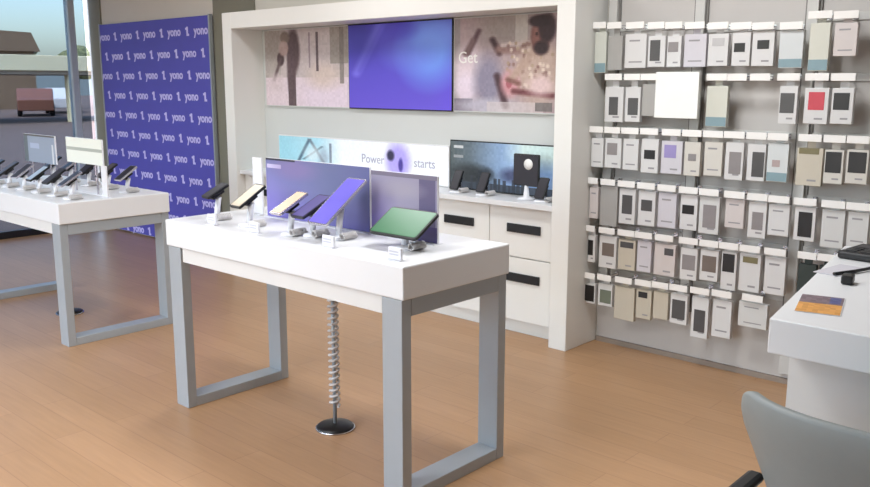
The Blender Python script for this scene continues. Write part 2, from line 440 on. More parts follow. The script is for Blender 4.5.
# wall pictures of the niche (flat panels at their place)
PY = UYB - .036
def picture(name, label, cat, x0, x1, z0, z1, cv, m, mframe, group=None, depth=.022, pname='printed_picture'):
    t = thing(name, label, cat, (x0, PY, z0), group=group)
    MB().box(.002, x1 - x0 - .002, -depth, -.0005, 0, z1 - z0, .002).build('frame', mframe, t)
    o = cv.mesh(pname, x1 - x0 - .016, z1 - z0 - .016, m, t, (.008, -depth - .0008, .008))
    return t
# left picture: people and trunks in a pale street
cv = Canvas(104, 64, (196, 184, 184))
cv.rect(0, 1, 0, .38, (222, 206, 214)); cv.ell(.75, .12, .35, .18, (228, 212, 226), .9, .4)
cv.ell(.72, .4, .18, .16, (214, 196, 186), .8, .5)
cv.rect(0, .2, .38, 1, (176, 168, 164)); cv.ell(.13, .8, .13, .22, (150, 140, 134), .8, .4)
cv.rect(.80, 1, .55, 1, (150, 142, 134), .85); cv.rect(.9, .95, .3, 1, (120, 112, 106), .7)
cv.rect(.63, .665, .45, .95, (104, 88, 92)); cv.rect(.55, .57, .5, .95, (150, 134, 140))
cv.rect(.34, .38, .0, .6, (104, 86, 88)); cv.ell(.36, .72, .08, .3, (92, 72, 74), 1, .2); cv.ell(.33, .45, .05, .36, (96, 76, 80), 1, .25)
cv.rect(.29, .345, 0, .5, (98, 80, 84)); cv.ell(.26, .9, .06, .08, (120, 104, 96), .9)
cv.ell(.2, .62, .045, .09, (72, 52, 56), 1); cv.line(.2, .62, .11, .34, .022, (96, 78, 80)); cv.ell(.15, .3, .1, .12, (212, 196, 200), .8, .4)
cv.ell(.24, .76, .06, .1, (176, 150, 146), .9); cv.noise(6, 2, 3)
picture('poster', 'pale pink street photo poster, left of the three upper panels', 'poster', -6.045, -4.985, 1.405, 2.032, cv, M_print, M_niche)
# middle lit screen
cv = Canvas(100, 60, (84, 74, 190))
Xg, Yg = cv.X, cv.Y
cv.mixin(np.clip(1 - Yg * 1.6, 0, 1), (112, 92, 214), .75)
cv.mixin(np.clip((Xg - .8) * 5, 0, 1) * np.clip(1 - Yg, 0, 1), (104, 80, 220), .5)
cv.ell(.80, .66, .24, .34, (112, 152, 236), .95, .5); cv.ell(.62, .62, .22, .16, (110, 124, 224), .6, .5); cv.ell(.88, .85, .2, .18, (120, 150, 236), .7, .5)
cv.line(.08, .42, .32, 1.0, .05, (124, 118, 222), .8); cv.line(.12, .45, .38, 1.02, .03, (100, 90, 205), .8)
cv.ell(.1, .9, .16, .3, (60, 54, 150), .7, .6); cv.ell(.55, .92, .12, .1, (78, 66, 190), .5, .5)
picture('wall_screen', 'lit purple and blue wall screen between the two upper photo posters', 'screen', -4.985, -3.925, 1.405, 2.032, cv, M_screen, M_dark, depth=.03, pname='lit_picture')
# right picture: a man with a phone, pattern shirt
cv = Canvas(110, 66, (178, 158, 160)); cv.X = cv.X / .86
cv.ell(.55, .9, .3, .2, (150, 142, 134), .7, .5); cv.rect(.62, .74, .72, 1, (196, 190, 184), .8); cv.rect(0, .06, .1, 1, (140, 140, 136), .6)
cv.ell(.16, .45, .16, .26, (222, 206, 214), .9, .35); cv.ell(.13, .25, .12, .16, (226, 212, 226), .9, .35)
cv.line(.15, .62, .26, .86, .03, (98, 72, 78)); cv.line(.12, .62, .2, .76, .035, (124, 98, 98))
cv.ell(.36, .32, .14, .28, (142, 136, 156), 1, .4); cv.rect(.0, .2, 0, .14, (110, 102, 116), .8); cv.ell(.35, .06, .3, .08, (186, 182, 196), .9, .4)
cv.line(.40, .76, .47, .62, .035, (70, 46, 50)); cv.line(.47, .66, .78, .62, .05, (150, 118, 112)); cv.line(.5, .7, .8, .72, .025, (206, 190, 186))
cv.ell(.86, .42, .22, .34, (188, 164, 152), 1, .25)
rg = np.random.default_rng(5)
for k in range(90):
    x, y = rg.uniform(.55, .98), rg.uniform(.25, .72); cv.ell(x, y, .014, .02, [(140, 108, 100), (220, 204, 190), (172, 150, 128)][k % 3], .9, .4)
cv.line(.45, .38, .54, .06, .04, (74, 50, 56)); cv.ell(.58, .3, .09, .13, (206, 150, 156), .9, .35); cv.ell(.57, .3, .03, .05, (170, 96, 106), .9)
cv.line(.62, .22, .98, .18, .035, (112, 62, 66)); cv.ell(.87, .28, .12, .1, (222, 196, 196), .9, .4)
cv.line(.80, .62, .60, .36, .05, (182, 156, 142)); cv.line(.66, .3, .56, .34, .03, (132, 92, 86)); cv.ell(.86, .78, .09, .18, (126, 84, 78), 1, .15); cv.ell(.83, .79, .04, .1, (150, 104, 96), .8, .5); cv.ell(.92, .86, .08, .15, (56, 34, 38), 1, .2); cv.ell(.85, .93, .1, .06, (50, 30, 34), 1, .2); cv.ell(.87, .66, .07, .07, (52, 32, 36), 1, .25)
cv.ell(.825, .8, .015, .02, (60, 36, 36), .8); cv.ell(.87, .8, .015, .02, (60, 36, 36), .8)
cv.rect(.35, .9, 0, .1, (206, 196, 196), .7); cv.rect(.82, .98, .02, .1, (108, 102, 100), .8); cv.noise(5, 2, 9)
t = picture('poster', 'photo poster of a bearded man in a patterned shirt, right of the lit purple screen', 'poster', -3.925, -2.945, 1.405, 2.032, cv, M_print, M_niche)
MB().text('Get', .11, .13, .36, M=Matrix.Translation((0, -.0238, 0))).build('lettering', M_tagw, t)
# lower banner, cyan fading to white
cv = Canvas(196, 30, (236, 240, 246))
cv.mixin(np.clip((.42 - cv.X) * 6, 0, 1), (170, 216, 230), 1)
cv.mixin(np.clip((.16 - cv.X) * 9, 0, 1), (150, 206, 222), .8)
cv.line(.13, .25, .21, .95, .012, (86, 110, 128)); cv.line(.21, .95, .30, .3, .012, (110, 128, 142)); cv.line(.17, .35, .29, .75, .01, (90, 116, 130)); cv.ell(.23, .5, .05, .25, (226, 236, 240), .7, .5)
cv.rect(.335, .35, .3, .85, (110, 122, 138), .8); cv.ell(.3, .4, .03, .3, (150, 160, 176), .6, .5)
cv.ell(.74, .5, .065, .5, (172, 160, 236), 1, .35); cv.ell(.70, .66, .02, .14, (52, 50, 76), 1, .3); cv.ell(.755, .42, .012, .18, (70, 58, 140), 1, .3); cv.noise(4, 2, 4)
t = picture('banner', 'cyan and white lettered banner low in the niche behind the acrylic signs', 'banner', -5.905, -3.968, .876, 1.168, cv, M_banner, M_white, depth=.012)
MB().text('Power', .095, 1.16, .15, M=Matrix.Translation((0, -.0138, 0))).text('starts', .095, 1.70, .15, M=Matrix.Translation((0, -.0138, 0))).build('lettering', mat('grey_ink', (176, 174, 190), .5), t)
# lower right picture: city at dusk
cv = Canvas(104, 34, (110, 128, 146)); cv.X = cv.X / .9
cv.mixin(np.clip(1 - cv.X * 2.2, 0, 1), (84, 94, 96), 1); cv.mixin(np.clip((cv.X - .2) * 2.2, 0, 1), (146, 178, 222), .95)
cv.mixin(np.clip((cv.X - .5) * 5, 0, 1) * np.clip((cv.Y - .45) * 3, 0, 1), (204, 224, 218), .95)
cv.ell(.2, .3, .2, .22, (44, 48, 50), .9, .4); cv.rect(0, 1, 0, .16, (62, 70, 82), .9); cv.ell(.36, .34, .06, .12, (48, 56, 66), .9, .4)
cv.rect(.03, .13, .86, .9, (190, 194, 196)); cv.rect(.03, .13, .66, .7, (150, 154, 156)); cv.ell(.6, .36, .1, .14, (60, 62, 92), .8, .5)
rg = np.random.default_rng(2)
for k in range(26):
    x = rg.uniform(0, 1); h = rg.uniform(.12, .32); cv.rect(x, x + .025, 0, h, (52, 58, 68), .8)
cv.noise(6, 2, 8)
picture('poster', 'dark dusk skyline poster low in the niche, right of the lettered banner', 'poster', -3.960, -2.945, .876, 1.212, cv, M_banner, M_dark, depth=.014)

# ------------------------------------------------------------------ phones, tablets and stands
def screen_mat(name, col, e=.25): return mat(name, col, .3, var=.12, scale=9, emit=col, emit_s=e)
S_cream = screen_mat('screen_cream', (198, 184, 162), .05); S_peach = screen_mat('screen_peach', (224, 186, 160), .08); S_violet = screen_mat('screen_violet', (84, 76, 128), .15)
S_purple = screen_mat('screen_purple', (98, 88, 184), .2); S_green = screen_mat('screen_green', (46, 104, 66), .08); S_dark = screen_mat('screen_dark', (38, 36, 44), .05)
S_brown = screen_mat('screen_brown', (70, 58, 52), .05); S_grey = screen_mat('screen_grey', (150, 164, 178), .2); S_teal = screen_mat('screen_teal', (120, 160, 170), .15)
M_navy = mat('navy_case', (36, 34, 52), .3); M_alu = mat('silver_edge', (206, 204, 214), .25, .8, var=.03)

def device(name, label, cat, c, w, h, tilt, rz, ms, mbody, group=None, t=.011, bez=.007):
    """flat device: local x width, y length, lying on a plane tilted back by tilt about X"""
    o = thing(name, label, cat, c, (R(tilt), 0, R(rz)), group)
    r = min(w, h) * .1
    MB().rplate(w, h, t, r, -t / 2).build('body', mbody, o)
    MB().rplate(w - 2 * bez, h - 2 * bez, .0012, max(r - bez, .002), t / 2 + .0002).build('screen', ms, o)
    MB().rplate(w * .3, h * .2, .002, min(w, h) * .05, -t / 2 - .0022, M=Matrix.Translation((-w * .25, h * .34, 0))).build('camera_bump', mbody, o)
    return o
def stand(label, c, ztop, tilt, rz, group, w=.05, d=.011, base=.05):
    """display stand: base puck, post and a tilted cradle that ends just under the device centre c"""
    o = thing('device_stand', label, 'stand', (c[0], c[1], ztop), (0, 0, R(rz)), group)
    hz = c[2] - ztop
    ca, sa = math.cos(R(tilt)), math.sin(R(tilt))
    off = .0105 + d
    bx, by, bz = 0, sa * off, hz - ca * off      # point on the underside normal
    MB().lathe([(0, 0), (base, 0), (base, .008), (base * .9, .012), (base * .45, .016), (0, .016)]).build('base', M_plastic, o)
    MB().tube([(0, by * .3, .014), (0, by * .6, bz * .45), (0, by + sa * .013, bz - ca * .013)], .014, 12).build('post', M_plastic, o)
    Mx = Matrix.Translation((0, by, bz)) @ Matrix.Rotation(R(tilt), 4, 'X')
    MB().rplate(w, w * 1.1, d, .008, 0, M=Mx).build('cradle', M_dark, o)
    MB().rplate(w * 1.25, w * .35, d * .8, .004, -.0002, M=Mx @ Matrix.Translation((0, -w * .55, 0))).build('clamp', M_dark, o)
    pts = []
    n = 10
    for k in range(n * 10 + 1):
        a = 2 * math.pi * k / 10; q = k / (n * 10)
        pts.append((base + .004 + .014 * math.cos(a), -.03 + .08 * q, .0185 + .014 * math.sin(a)))
    MB().tube(pts, .0032, 5).build('security_cord', M_coil, o)
    return o
def dev_on_stand(name, label, cat, slabel, c, w, h, tilt, rz, ms, mbody, ztop, group, sw=.058, base=.05):
    device(name, label, cat, c, w, h, tilt, rz, ms, mbody, group)
    stand(slabel, c, ztop, tilt, rz, 'white device stands', sw, base=base)

G = 'demo devices on the central table'
dev_on_stand('smartphone', 'black phone on a white stand at the far left end of the central table', 'phone', 'white stand holding the black phone at the left end of the central table', (-3.555, 2.32, 1.085), .08, .125, 28, -8, S_dark, M_black, TZ, G)
dev_on_stand('smartphone', 'dark phone with cream screen, just left of the purple acrylic sign', 'phone', 'white stand holding the phone with cream screen on the central table', (-3.275, 2.31, 1.085), .09, .17, 32, -4, S_cream, M_black, TZ, G)
dev_on_stand('smartphone', 'phone with glowing peach screen in front of the larger purple sign', 'phone', 'white stand holding the phone with peach screen', (-2.945, 2.29, 1.085), .076, .175, 26, 0, S_peach, M_alu, TZ, G, .058, .04)
dev_on_stand('smartphone', 'phone with dark violet screen beside the peach screened phone', 'phone', 'white stand holding the phone with violet screen', (-2.850, 2.335, 1.075), .088, .18, 25, 0, S_violet, M_navy, TZ, G, .058, .04)
dev_on_stand('tablet', 'steeply propped tablet with purple screen and silver edge, left of the green tablet', 'tablet', 'white stand holding the purple screened tablet', (-2.725, 2.375, 1.105), .125, .29, 36, 0, S_purple, M_alu, TZ, G, .06)
dev_on_stand('tablet', 'wide black tablet with a green screen at the right end of the central table', 'tablet', 'broad white stand holding the green screened tablet', (-2.365, 2.408, 1.048), .265, .165, 32, 0, S_green, M_black, TZ, G, .09, .06)

def sign(name, label, x0, x1, y, z0, z1, cv, m=M_print, foot=.05, group=None, cat='sign', lift=0.0):
    t = thing(name, label, cat, ((x0 + x1) / 2, y, z0), group=group)
    w = x1 - x0; h = z1 - z0
    MB().box(-w/2, w/2, -.005, .005, .004 + lift, h, .0015).build('panel', M_plastic, t)
    if lift:
        for s_ in (-1, 1): MB().box(s_*w*.3 - .006, s_*w*.3 + .006, -.004, .004, .004, lift + .004).build('leg', M_alu, t)
    if foot: MB().box(-w/2, w/2, -foot/2, -.006, 0, .004).box(-w/2, w/2, .006, foot/2, 0, .004).box(-w/2, w/2, -.006, .006, 0, .0035).build('foot', M_plastic, t)
    if cv is not None: cv.mesh('printed_face', w - .004, h - lift - .006, m, t, (-w/2 + .002, -.0062, .005 + lift))
    return t
cv = Canvas(75, 30, (106, 112, 150))
cv.mixin(np.clip(1.1 - cv.X * 1.6, 0, 1) * np.clip(1.2 - cv.Y, 0, 1), (150, 140, 214), .9)
cv.mixin(np.clip((cv.X - .6) * 2, 0, 1), (92, 92, 150), .7); cv.mixin(np.clip(.5 - cv.Y, 0, 1), (96, 84, 180), .9)
cv.rect(.02, .16, .84, .91, (206, 200, 232)); cv.ell(.3, .85, .2, .16, (140, 120, 168), .6, .5); cv.rect(0, .3, .965, 1, (44, 46, 60))
sign('acrylic_sign', 'large grey purple sign panel standing along the central table', -3.462, -2.715, 2.56, TZ, 1.238, cv)
cv = Canvas(42, 30, (152, 146, 168))
cv.mixin(np.clip(.9 - cv.X * 2, 0, 1) * np.clip(1.0 - cv.Y * 1.1, 0, 1), (104, 86, 178), 1); cv.rect(.74, .98, 0, 1, (92, 84, 118), .9); cv.rect(0, 1, .95, 1, (120, 112, 130))
cv.ell(.45, .75, .3, .12, (166, 158, 170), .6, .5); cv.rect(.72, 1, 0, .22, (66, 52, 110), .9)
sign('acrylic_sign', 'smaller lilac grey sign panel behind the tablet with the green screen', -2.708, -2.315, 2.56, TZ, 1.228, cv)
sign('sign_card', 'small blank white card standing left of the larger purple sign', -3.575, -3.50, 2.56, TZ, 1.232, None)

CV = Canvas(12, 8, (222, 222, 230))
for lo_, hi_ in ((.62, .74), (.4, .48), (.22, .3)): CV.rect(.12, .86, lo_, hi_, (190, 190, 200))
for x, who in [(-3.43, 'cream screened phone'), (-3.10, 'peach screened phone'), (-2.60, 'purple screened tablet'), (-2.22, 'green screened tablet')]:
    sign('info_card', 'little printed price card in front of the %s' % who, x - .035, x + .035, 2.215, TZ, TZ + .05, CV, foot=.03, group='price cards', cat='price card')
# table by the window
G2 = 'demo phones on the table by the window'
spots = [(-5.20, 2.36, S_dark), (-5.42, 2.36, S_dark), (-5.66, 2.36, S_grey), (-5.90, 2.36, S_dark), (-6.14, 2.36, S_brown), (-6.38, 2.36, S_dark),
         (-5.26, 2.76, S_dark), (-5.52, 2.76, S_brown), (-5.80, 2.76, S_dark), (-6.08, 2.76, S_dark), (-6.36, 2.76, S_dark)]
ordn = ['first', 'second', 'third', 'fourth', 'fifth', 'sixth']
for i, (x, y, ms) in enumerate(spots):
    fr = i < 6; k = i if fr else i - 6
    row = 'near row' if fr else 'far row'
    dev_on_stand('smartphone', 'demo phone, %s from right in the %s of the window table' % (ordn[k], row), 'phone',
                 'white stand, %s from the right in the %s of the window table' % (ordn[k], row), (x, y, SZ + .125), .076, .155, 32, (-6, 4, 0, 8, -4)[i % 5], ms, M_black if i % 3 else M_alu, SZ, G2)
cv = Canvas(40, 16, (238, 240, 228)); cv.rect(0, 1, .5, .6, (176, 180, 168))
sign('sign_card', 'bright cream sign card with a grey stripe on the window table', -5.69, -5.19, 2.58, SZ, 1.245, cv, lift=.185)
cv = Canvas(40, 16, (150, 160, 176)); cv.rect(.0, .12, 0, 1, (104, 112, 116)); cv.rect(.2, .5, .5, .7, (176, 186, 206)); cv.rect(.9, .96, 0, .7, (214, 216, 218)); cv.rect(0, 1, .94, 1, (96, 92, 88))
sign('sign_card', 'grey blue framed sign on the window table, left of the cream card', -6.36, -5.86, 2.58, SZ, 1.24, cv, lift=.15)
sign('sign_card', 'narrow white upright card at the right end of the window table', -5.135, -5.07, 2.535, SZ, 1.09, None, foot=.04)

# counter of the niche
NZ = .8728
G3 = 'demo phones in the display unit'
for i, (x, ms) in enumerate([(-3.76, S_dark), (-3.53, S_dark), (-3.06, S_dark)]):
    dev_on_stand('smartphone', 'small dark phone standing on the niche counter, %s from its right end' % ordn[2 - i], 'phone', 'white stand on the niche counter, %s from its right end' % ordn[2 - i], (x, 4.34, NZ + .085), .07, .14, 62, 0, ms, M_black, NZ, G3)
t = thing('smart_display', 'black upright display with a white disc on the niche counter', 'display', (-3.20, 4.37, NZ))
MB().lathe([(0, 0), (.055, 0), (.055, .01), (.02, .018), (.012, .09), (0, .09)]).build('stand', M_plastic, t)
MB().box(-.10, .10, -.012, .008, .085, .288, .008).build('body', M_black, t)
MB().box(-.092, .092, -.0135, -.0122, .093, .280).lathe([(0, -.0), (.034, 0), (.034, .0012), (0, .0012)], M=Matrix.Translation((.02, -.0136, .225)) @ Matrix.Rotation(R(90), 4, 'X'), mi=1).build('screen', [S_dark, M_tagw], t)

# ------------------------------------------------------------------ accessory wall
struct(MB().box(-2.752, XE, YB - .012, YB - .0008, .032, 2.98).build('trim_2', M_panelw))
for i, (x, who) in enumerate([(-2.705, 'beside the white display unit'), (-2.165, 'in the middle of the accessory wall'), (-1.57, 'left of the red boxed phone case'), (-.97, 'behind the service counter')]):
    t = thing('wall_upright', 'pale slotted upright rail %s' % who, 'upright rail', (x, YB - .013, 0), group='accessory wall uprights')
    MB().box(-.028, .028, -.03, 0, .30 if i != 2 else .06, 2.75, .003).build('rail', M_rail, t)
    s = MB()
    s.box(-.040, -.0285, -.012, 0, .30, 2.75).box(.0285, .040, -.012, 0, .30, 2.75)
    s.build('shadow_gap', M_gapshade, t)  # shade in the gaps beside the rail, painted as dark strips

PC = {k: mat('card_' + k, c, .5, var=.03, scale=14) for k, c in dict(
    white=(212, 211, 210), clear=(200, 202, 192), grey=(164, 162, 158), lilac=(203, 200, 206), tealw=(206, 210, 210), tealc=(206, 206, 194), pink=(206, 198, 195),
    big=(240, 242, 238), warm=(206, 202, 194), pale=(206, 206, 204), beige=(196, 188, 172), dgreen=(44, 54, 50)).items()}
PP = {k: mat('picture_' + k, c, .3, var=.1, scale=25) for k, c in dict(
    char=(76, 74, 74), mid=(138, 132, 132), pale=(186, 184, 184), black=(26, 24, 24), red=(196, 60, 76), violet=(150, 138, 190), pinkg=(176, 158, 156),
    olive=(120, 112, 78), brown=(112, 100, 92), green=(108, 116, 100)).items()}
M_teal = mat('teal_strip', (128, 154, 162), .4); M_ink = mat('small_print_ink', (150, 148, 150), .5)
DESC = dict(white='white boxed accessory', clear='clear pouch with bluish base', grey='plain grey pouch', lilac='pale lilac boxed accessory', tealw='white box with bluish base',
            tealc='cream box with teal base', pink='pinkish white box', big='large bright white box', warm='warm white box', pale='pale grey box', beige='beige box', dgreen='dark green pouch')
PDESC = dict(char='dark grey picture', mid='grey picture', pale='pale grey picture', black='black phone picture', red='bright red phone picture', violet='violet picture', pinkg='pink grey picture',
             olive='olive label', brown='brown grey picture', green='greenish picture')
ROWN = ['top row', 'second row', 'third row', 'fourth row', 'fifth row', 'lowest row']
ORD = ['first', 'second', 'third', 'fourth', 'fifth', 'sixth', 'seventh', 'eighth', 'ninth', 'tenth', 'eleventh', 'twelfth', 'thirteenth']
FRONT = 4.40
HANG = {}
def hook(x, z, label, wmax=.052):
    t = thing('peg_hook', label, 'hook', (x, YB - .0121, z), group='peg hooks with price tags')
    hw_ = round(min(wmax, x + 2.757), 3); key = hw_
    if key not in HANG:
        a = MB().tube([(0, -.0085, -.012), (0, -.12, -.012), (0, -.150, -.010)], .0028, 6).box(-.012, .012, -.013, -.0083, -.016, .012).build('prong', M_chrome, t)
        b = MB().box(-hw_, hw_, -.158, -.1535, -.018, .018, .001).build('price_tag', M_tagw, t)
        c = MB().tube([(0, -.0085, .004), (0, -.153, .004)], .002, 6).build('tag_wire', M_chrome, t)
        HANG[key] = (a, b, c)
    else:
        for s in HANG[key]:
            c = s.copy(); C.objects.link(c); c.parent = t
    return t
for r, items in enumerate(PACKS):
    for i, it in enumerate(items):
        x0, x1, z0, z1, tz, k = it[:6]
        x0 = max(x0, -2.752); xm = (x0 + x1) / 2; w = x1 - x0; h = z1 - z0
        big = k == 'big'
        d = .03 if h > .1 else .02
        y0 = 4.355 if big else FRONT
        d_ = DESC[k]; p = it[10] if len(it) > 10 else None
        lab = d_ + (' with ' + PDESC[p] if p else '') + ', %s from left in the %s' % (ORD[i], ROWN[r])
        t = thing('accessory_box' if k not in ('grey', 'clear', 'dgreen') else 'accessory_pouch', lab, 'accessory box' if k not in ('grey', 'clear', 'dgreen') else 'pouch', (xm, y0, z0), group='packaged accessories on the wall')
        b = MB().box(-w/2, w/2, 0, d, 0, h, .002, 0)
        ms = [PC[k], M_ink]
        if not p and k in ('white', 'lilac', 'pale', 'pink', 'warm'):
            b.box(-w * .3, w * .2, -.0008, .0004, h * .78, h * .83, 0, 1); b.box(-w * .3, w * .32, -.0008, .0004, h * .16, h * .2, 0, 1)
        elif p and h > .13:
            b.box(-w * .05, w * .3, -.0008, .0004, h * .12, h * .17, 0, 1)
        b.build('package', ms, t)
        if p:
            px0, px1, pz0, pz1 = it[6:10]
            MB().box(px0 - xm, px1 - xm, -.0015, -.0002, pz0 - z0, pz1 - z0).build('device_picture', PP[p], t)
        if k in ('clear', 'tealw', 'tealc'):
            MB().box(-w/2 + .002, w/2 - .002, -.0016, -.0002, .004, h * .24).build('base_strip', M_teal, t)
        zr = tz - .012 - z0      # hanger hole height
        if zr > h + .004:
            tb = MB(); hw = min(.02, w * .3)
            tb.box(-hw, hw, d * .5, d * .5 + .001, h - .004, zr - .004); tb.box(-hw, -.004, d * .5, d * .5 + .001, zr - .004, zr + .0027); tb.box(.004, hw, d * .5, d * .5 + .001, zr - .004, zr + .0027); tb.box(-hw, hw, d * .5, d * .5 + .001, zr + .0027, zr + .008)
            tb.build('hang_tab', PC[k], t)
        xc = [(max(q[0], -2.752) + q[1]) / 2 for q in items]
        gap = min([abs(xc[i] - xc[k_]) for k_ in range(len(xc)) if k_ != i]) / 2 - .002
        hook(xm, tz, wmax=min(.056, gap), label='peg hook and white tag for the %s pack from left, %s' % (ORD[i], ROWN[r]))
BAYS = [(-2.672, -2.195, 'left bay'), (-2.165, -1.60, 'middle bay'), (-1.54, -1.0, 'bay behind the counter')]
for r, items in enumerate(PACKS):
    for b_, (x0, x1, nm) in enumerate(BAYS):
        zz = [q[4] for q in items if x0 - .05 < (q[0] + q[1]) / 2 < x1 + .05]
        if not zz: continue
        z = sum(zz) / len(zz)
        tag(MB().box(x0, x1, -.008, 0, -.02, .019, .002).build('crossbar', M_rail, None, (0, YB - .0125, z)), 'pale crossbar carrying the peg hooks of the %s, %s' % (ROWN[r], nm), 'crossbar', 'accessory wall crossbars')
for x, z, w in [(-1.88, 1.631, 'left'), (-1.76, 1.631, 'right')]:
    hook(x, z, 'empty peg hook with white tag, %s one of two in the second row gap' % w)

# ------------------------------------------------------------------ service counter
t = thing('service_counter', 'white service counter with thick top at the right edge', 'counter', (-.87, 2.353, 0))
MB().prism([(0, 0), (1.6, 0), (1.6, 1.3), (-.20, 1.3)], .848, .95, bev=.004).build('worktop', M_white, t)
MB().prism([(.015, .14), (1.55, .14), (1.55, 1.2), (-.145, 1.2)], 0, .847).build('base_cabinet', M_apron, t)
t = thing('leaflet', 'orange and dark purple printed leaflet lying on the counter corner', 'leaflet', (-.815, 2.60, .951), (0, 0, R(14)))
MB().box(-.062, .062, -.115, .115, 0, .001).build('paper', M_plastic, t)
cv = Canvas(16, 28, (214, 150, 66)); cv.rect(0, 1, .52, 1, (112, 92, 100)); cv.rect(.66, .95, .6, .95, (70, 76, 130)); cv.noise(14, 2, 6)
o = cv.mesh('printed_face', .12, .226, M_print, t, (-.06, -.113, .0014)); o.rotation_euler = (R(-90), 0, 0); o.scale = (1, 1, 1)
o.rotation_euler = (R(-90), 0, 0); o.location = (-.06, -.113, .0014)
for v in o.data.vertices: v.co = Vector((v.co.x, 0, v.co.z))
o.data.transform(Matrix.Rotation(R(0), 4, 'X'))
t = thing('card_terminal', 'black payment terminal at the back of the counter', 'card terminal', (-.89, 3.45, .951), (0, 0, R(-6)))
MB().box(-.11, .17, -.10, .12, 0, .03, .008).build('body', M_black, t)
MB().box(-.09, .15, .02, .10, .0302, .0315).build('screen', S_dark, t)
k = MB()
for a in range(5):
    for b_ in range(3): k.box(-.085 + a * .05, -.05 + a * .05, -.08 + b_ * .03, -.06 + b_ * .03, .0302, .033)
k.build('keypad', M_dark, t)
MB().tube([(.05, -.10, .012), (.07, -.2, .008), (.05, -.32, .008), (.02, -.42, .008)], .006, 8).build('cord', M_black, t)
tag(MB().box(-.05, .05, -.10, .10, 0, .002).build('paper_slip', M_pink if 'M_pink' in globals() else PC['lilac'], None, (-.925, 3.14, .951), R(-8)), 'pale lilac paper slip lying on the counter before the terminal', 'paper')
tag(MB().box(-.018, .018, -.03, .03, 0, .03, .006).build('barcode_scanner', M_black, None, (-.845, 2.95, .951), R(10)), 'small black scanner block on the counter behind the leaflet', 'scanner')

# ------------------------------------------------------------------ grey tub chair
t = thing('tub_chair', 'grey rounded tub chair tucked against the service counter', 'chair', (-.47, 2.2, 0))
def shell():
    bm = bmesh.new(); nu, nv = 40, 14; rows = []
    for j in range(nv + 1):
        v = j / nv; row = []
        for i in range(nu + 1):
            a = R(-8 - 164 * i / nu)       # around the back, open to +Y
            ca, sa = math.cos(a), math.sin(a)
            n = 2.7
            k = (abs(ca) ** n + abs(sa) ** n) ** (-1 / n)
            side = max(0, 1 - abs(sa) * 1.5)
            top = .862 - .20 * side ** 1.4
            z = .36 + (top - .36) * v
            taper = .57 + .43 * min(1, v / .9)
            row.append(bm.verts.new((.362 * k * ca * taper, .312 * k * sa * taper, z)))
        rows.append(row)
    for a, b in zip(rows, rows[1:]):
        for i in range(nu): f = bm.faces.new((a[i], a[i + 1], b[i + 1], b[i])); f.smooth = True
    bmesh.ops.recalc_face_normals(bm, faces=list(bm.faces))
    return bm
m = MB(); m.merge(shell()); o = m.build('backrest_shell', M_chair, t)
md = o.modifiers.new('thick', 'SOLIDIFY'); md.thickness = .03; md.offset = -1
md = o.modifiers.new('round', 'BEVEL'); md.width = .01; md.segments = 3
MB().rplate(.37, .30, .09, .08, .36, M=Matrix.Translation((0, -.01, 0))).build('seat', M_chair, t)
MB().lathe([(0, .20), (.03, .20), (.03, .355), (0, .355)]).build('column', M_dark, t)
for k in range(5):
    a = R(90 + 72 * k); b = MB().tube([(0, 0, .18), (.12 * math.cos(a), .12 * math.sin(a), .13), (.25 * math.cos(a), .25 * math.sin(a), .03)], .016, 8)
    lg = b.build('leg', M_dark, t)
    MB().lathe([(0, 0), (.022, 0), (.024, .012), (.02, .03), (0, .03)], c=(.25 * math.cos(a), .25 * math.sin(a), 0)).build('foot', M_black, lg)
MB().lathe([(0, .17), (.04, .17), (.04, .205), (0, .205)]).build('hub', M_dark, t)
ar = MB().box(-.345, -.30, -.25, -.06, .565, .592, .012).build('armrest', M_black, t)
MB().tube([(-.322, -.14, .567), (-.31, -.12, .49), (-.20, -.05, .41)], .011, 8).build('bracket', M_alu, ar)

# ------------------------------------------------------------------ outside the window
GZ = -.12
M_asph = mat('asphalt', (124, 106, 100), .9, var=.1, scale=1.5); M_canopy = mat('canopy_cream', (236, 226, 190), .6, var=.05); M_shade = mat('canopy_shade', (150, 138, 122), .8)  # soffit colour darkened to stand for shadow under the canopy
M_brick = mat('brown_roof', (140, 116, 94), .8, var=.15, scale=3); M_leaf = mat('foliage_olive', (128, 132, 96), .9, var=.3, scale=6, bump=.4); M_bark = mat('bark', (90, 72, 56), .9, var=.2)
M_red = mat('car_red_brown', (150, 104, 92), .35, var=.04); M_carw = mat('car_white', (232, 232, 236), .3, var=.02); M_tyre = mat('tyre', (34, 34, 36), .8)
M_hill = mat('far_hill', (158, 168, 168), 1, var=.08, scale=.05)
o = struct(MB().box(-160, 60, -60, 140, GZ - .2, GZ).build('ground', M_asph))
t = thing('canopy', 'long cream filling station style canopy across the street', 'canopy', (-40, 17, GZ))
MB().box(-3, 3, -8, 6, 2.2, 2.85, .03).build('fascia', M_canopy, t)
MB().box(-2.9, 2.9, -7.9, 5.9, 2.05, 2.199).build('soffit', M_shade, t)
for yy in (-6.5, .35, 5.0): MB().box(2.3, 2.6, yy - .14, yy + .14, 0, 2.05, .02).build('post', M_canopy, t)
t = thing('building', 'low brown roofed building beyond the canopy at the left', 'building', (-62, 23.2, GZ))
MB().box(-4, 4, -11, 1.4, 0, 3.7).build('wall', M_brick, t)
MB().prism([(-11.3, 0), (1.7, 0), (1.2, 1.2), (-11.3, 1.6)], -4.3, 4.3, M=Matrix.Translation((0, 0, 3.7)) @ Matrix(((0, 0, 1, 0), (1, 0, 0, 0), (0, 1, 0, 0), (0, 0, 0, 1)))).build('roof', M_brick, t)
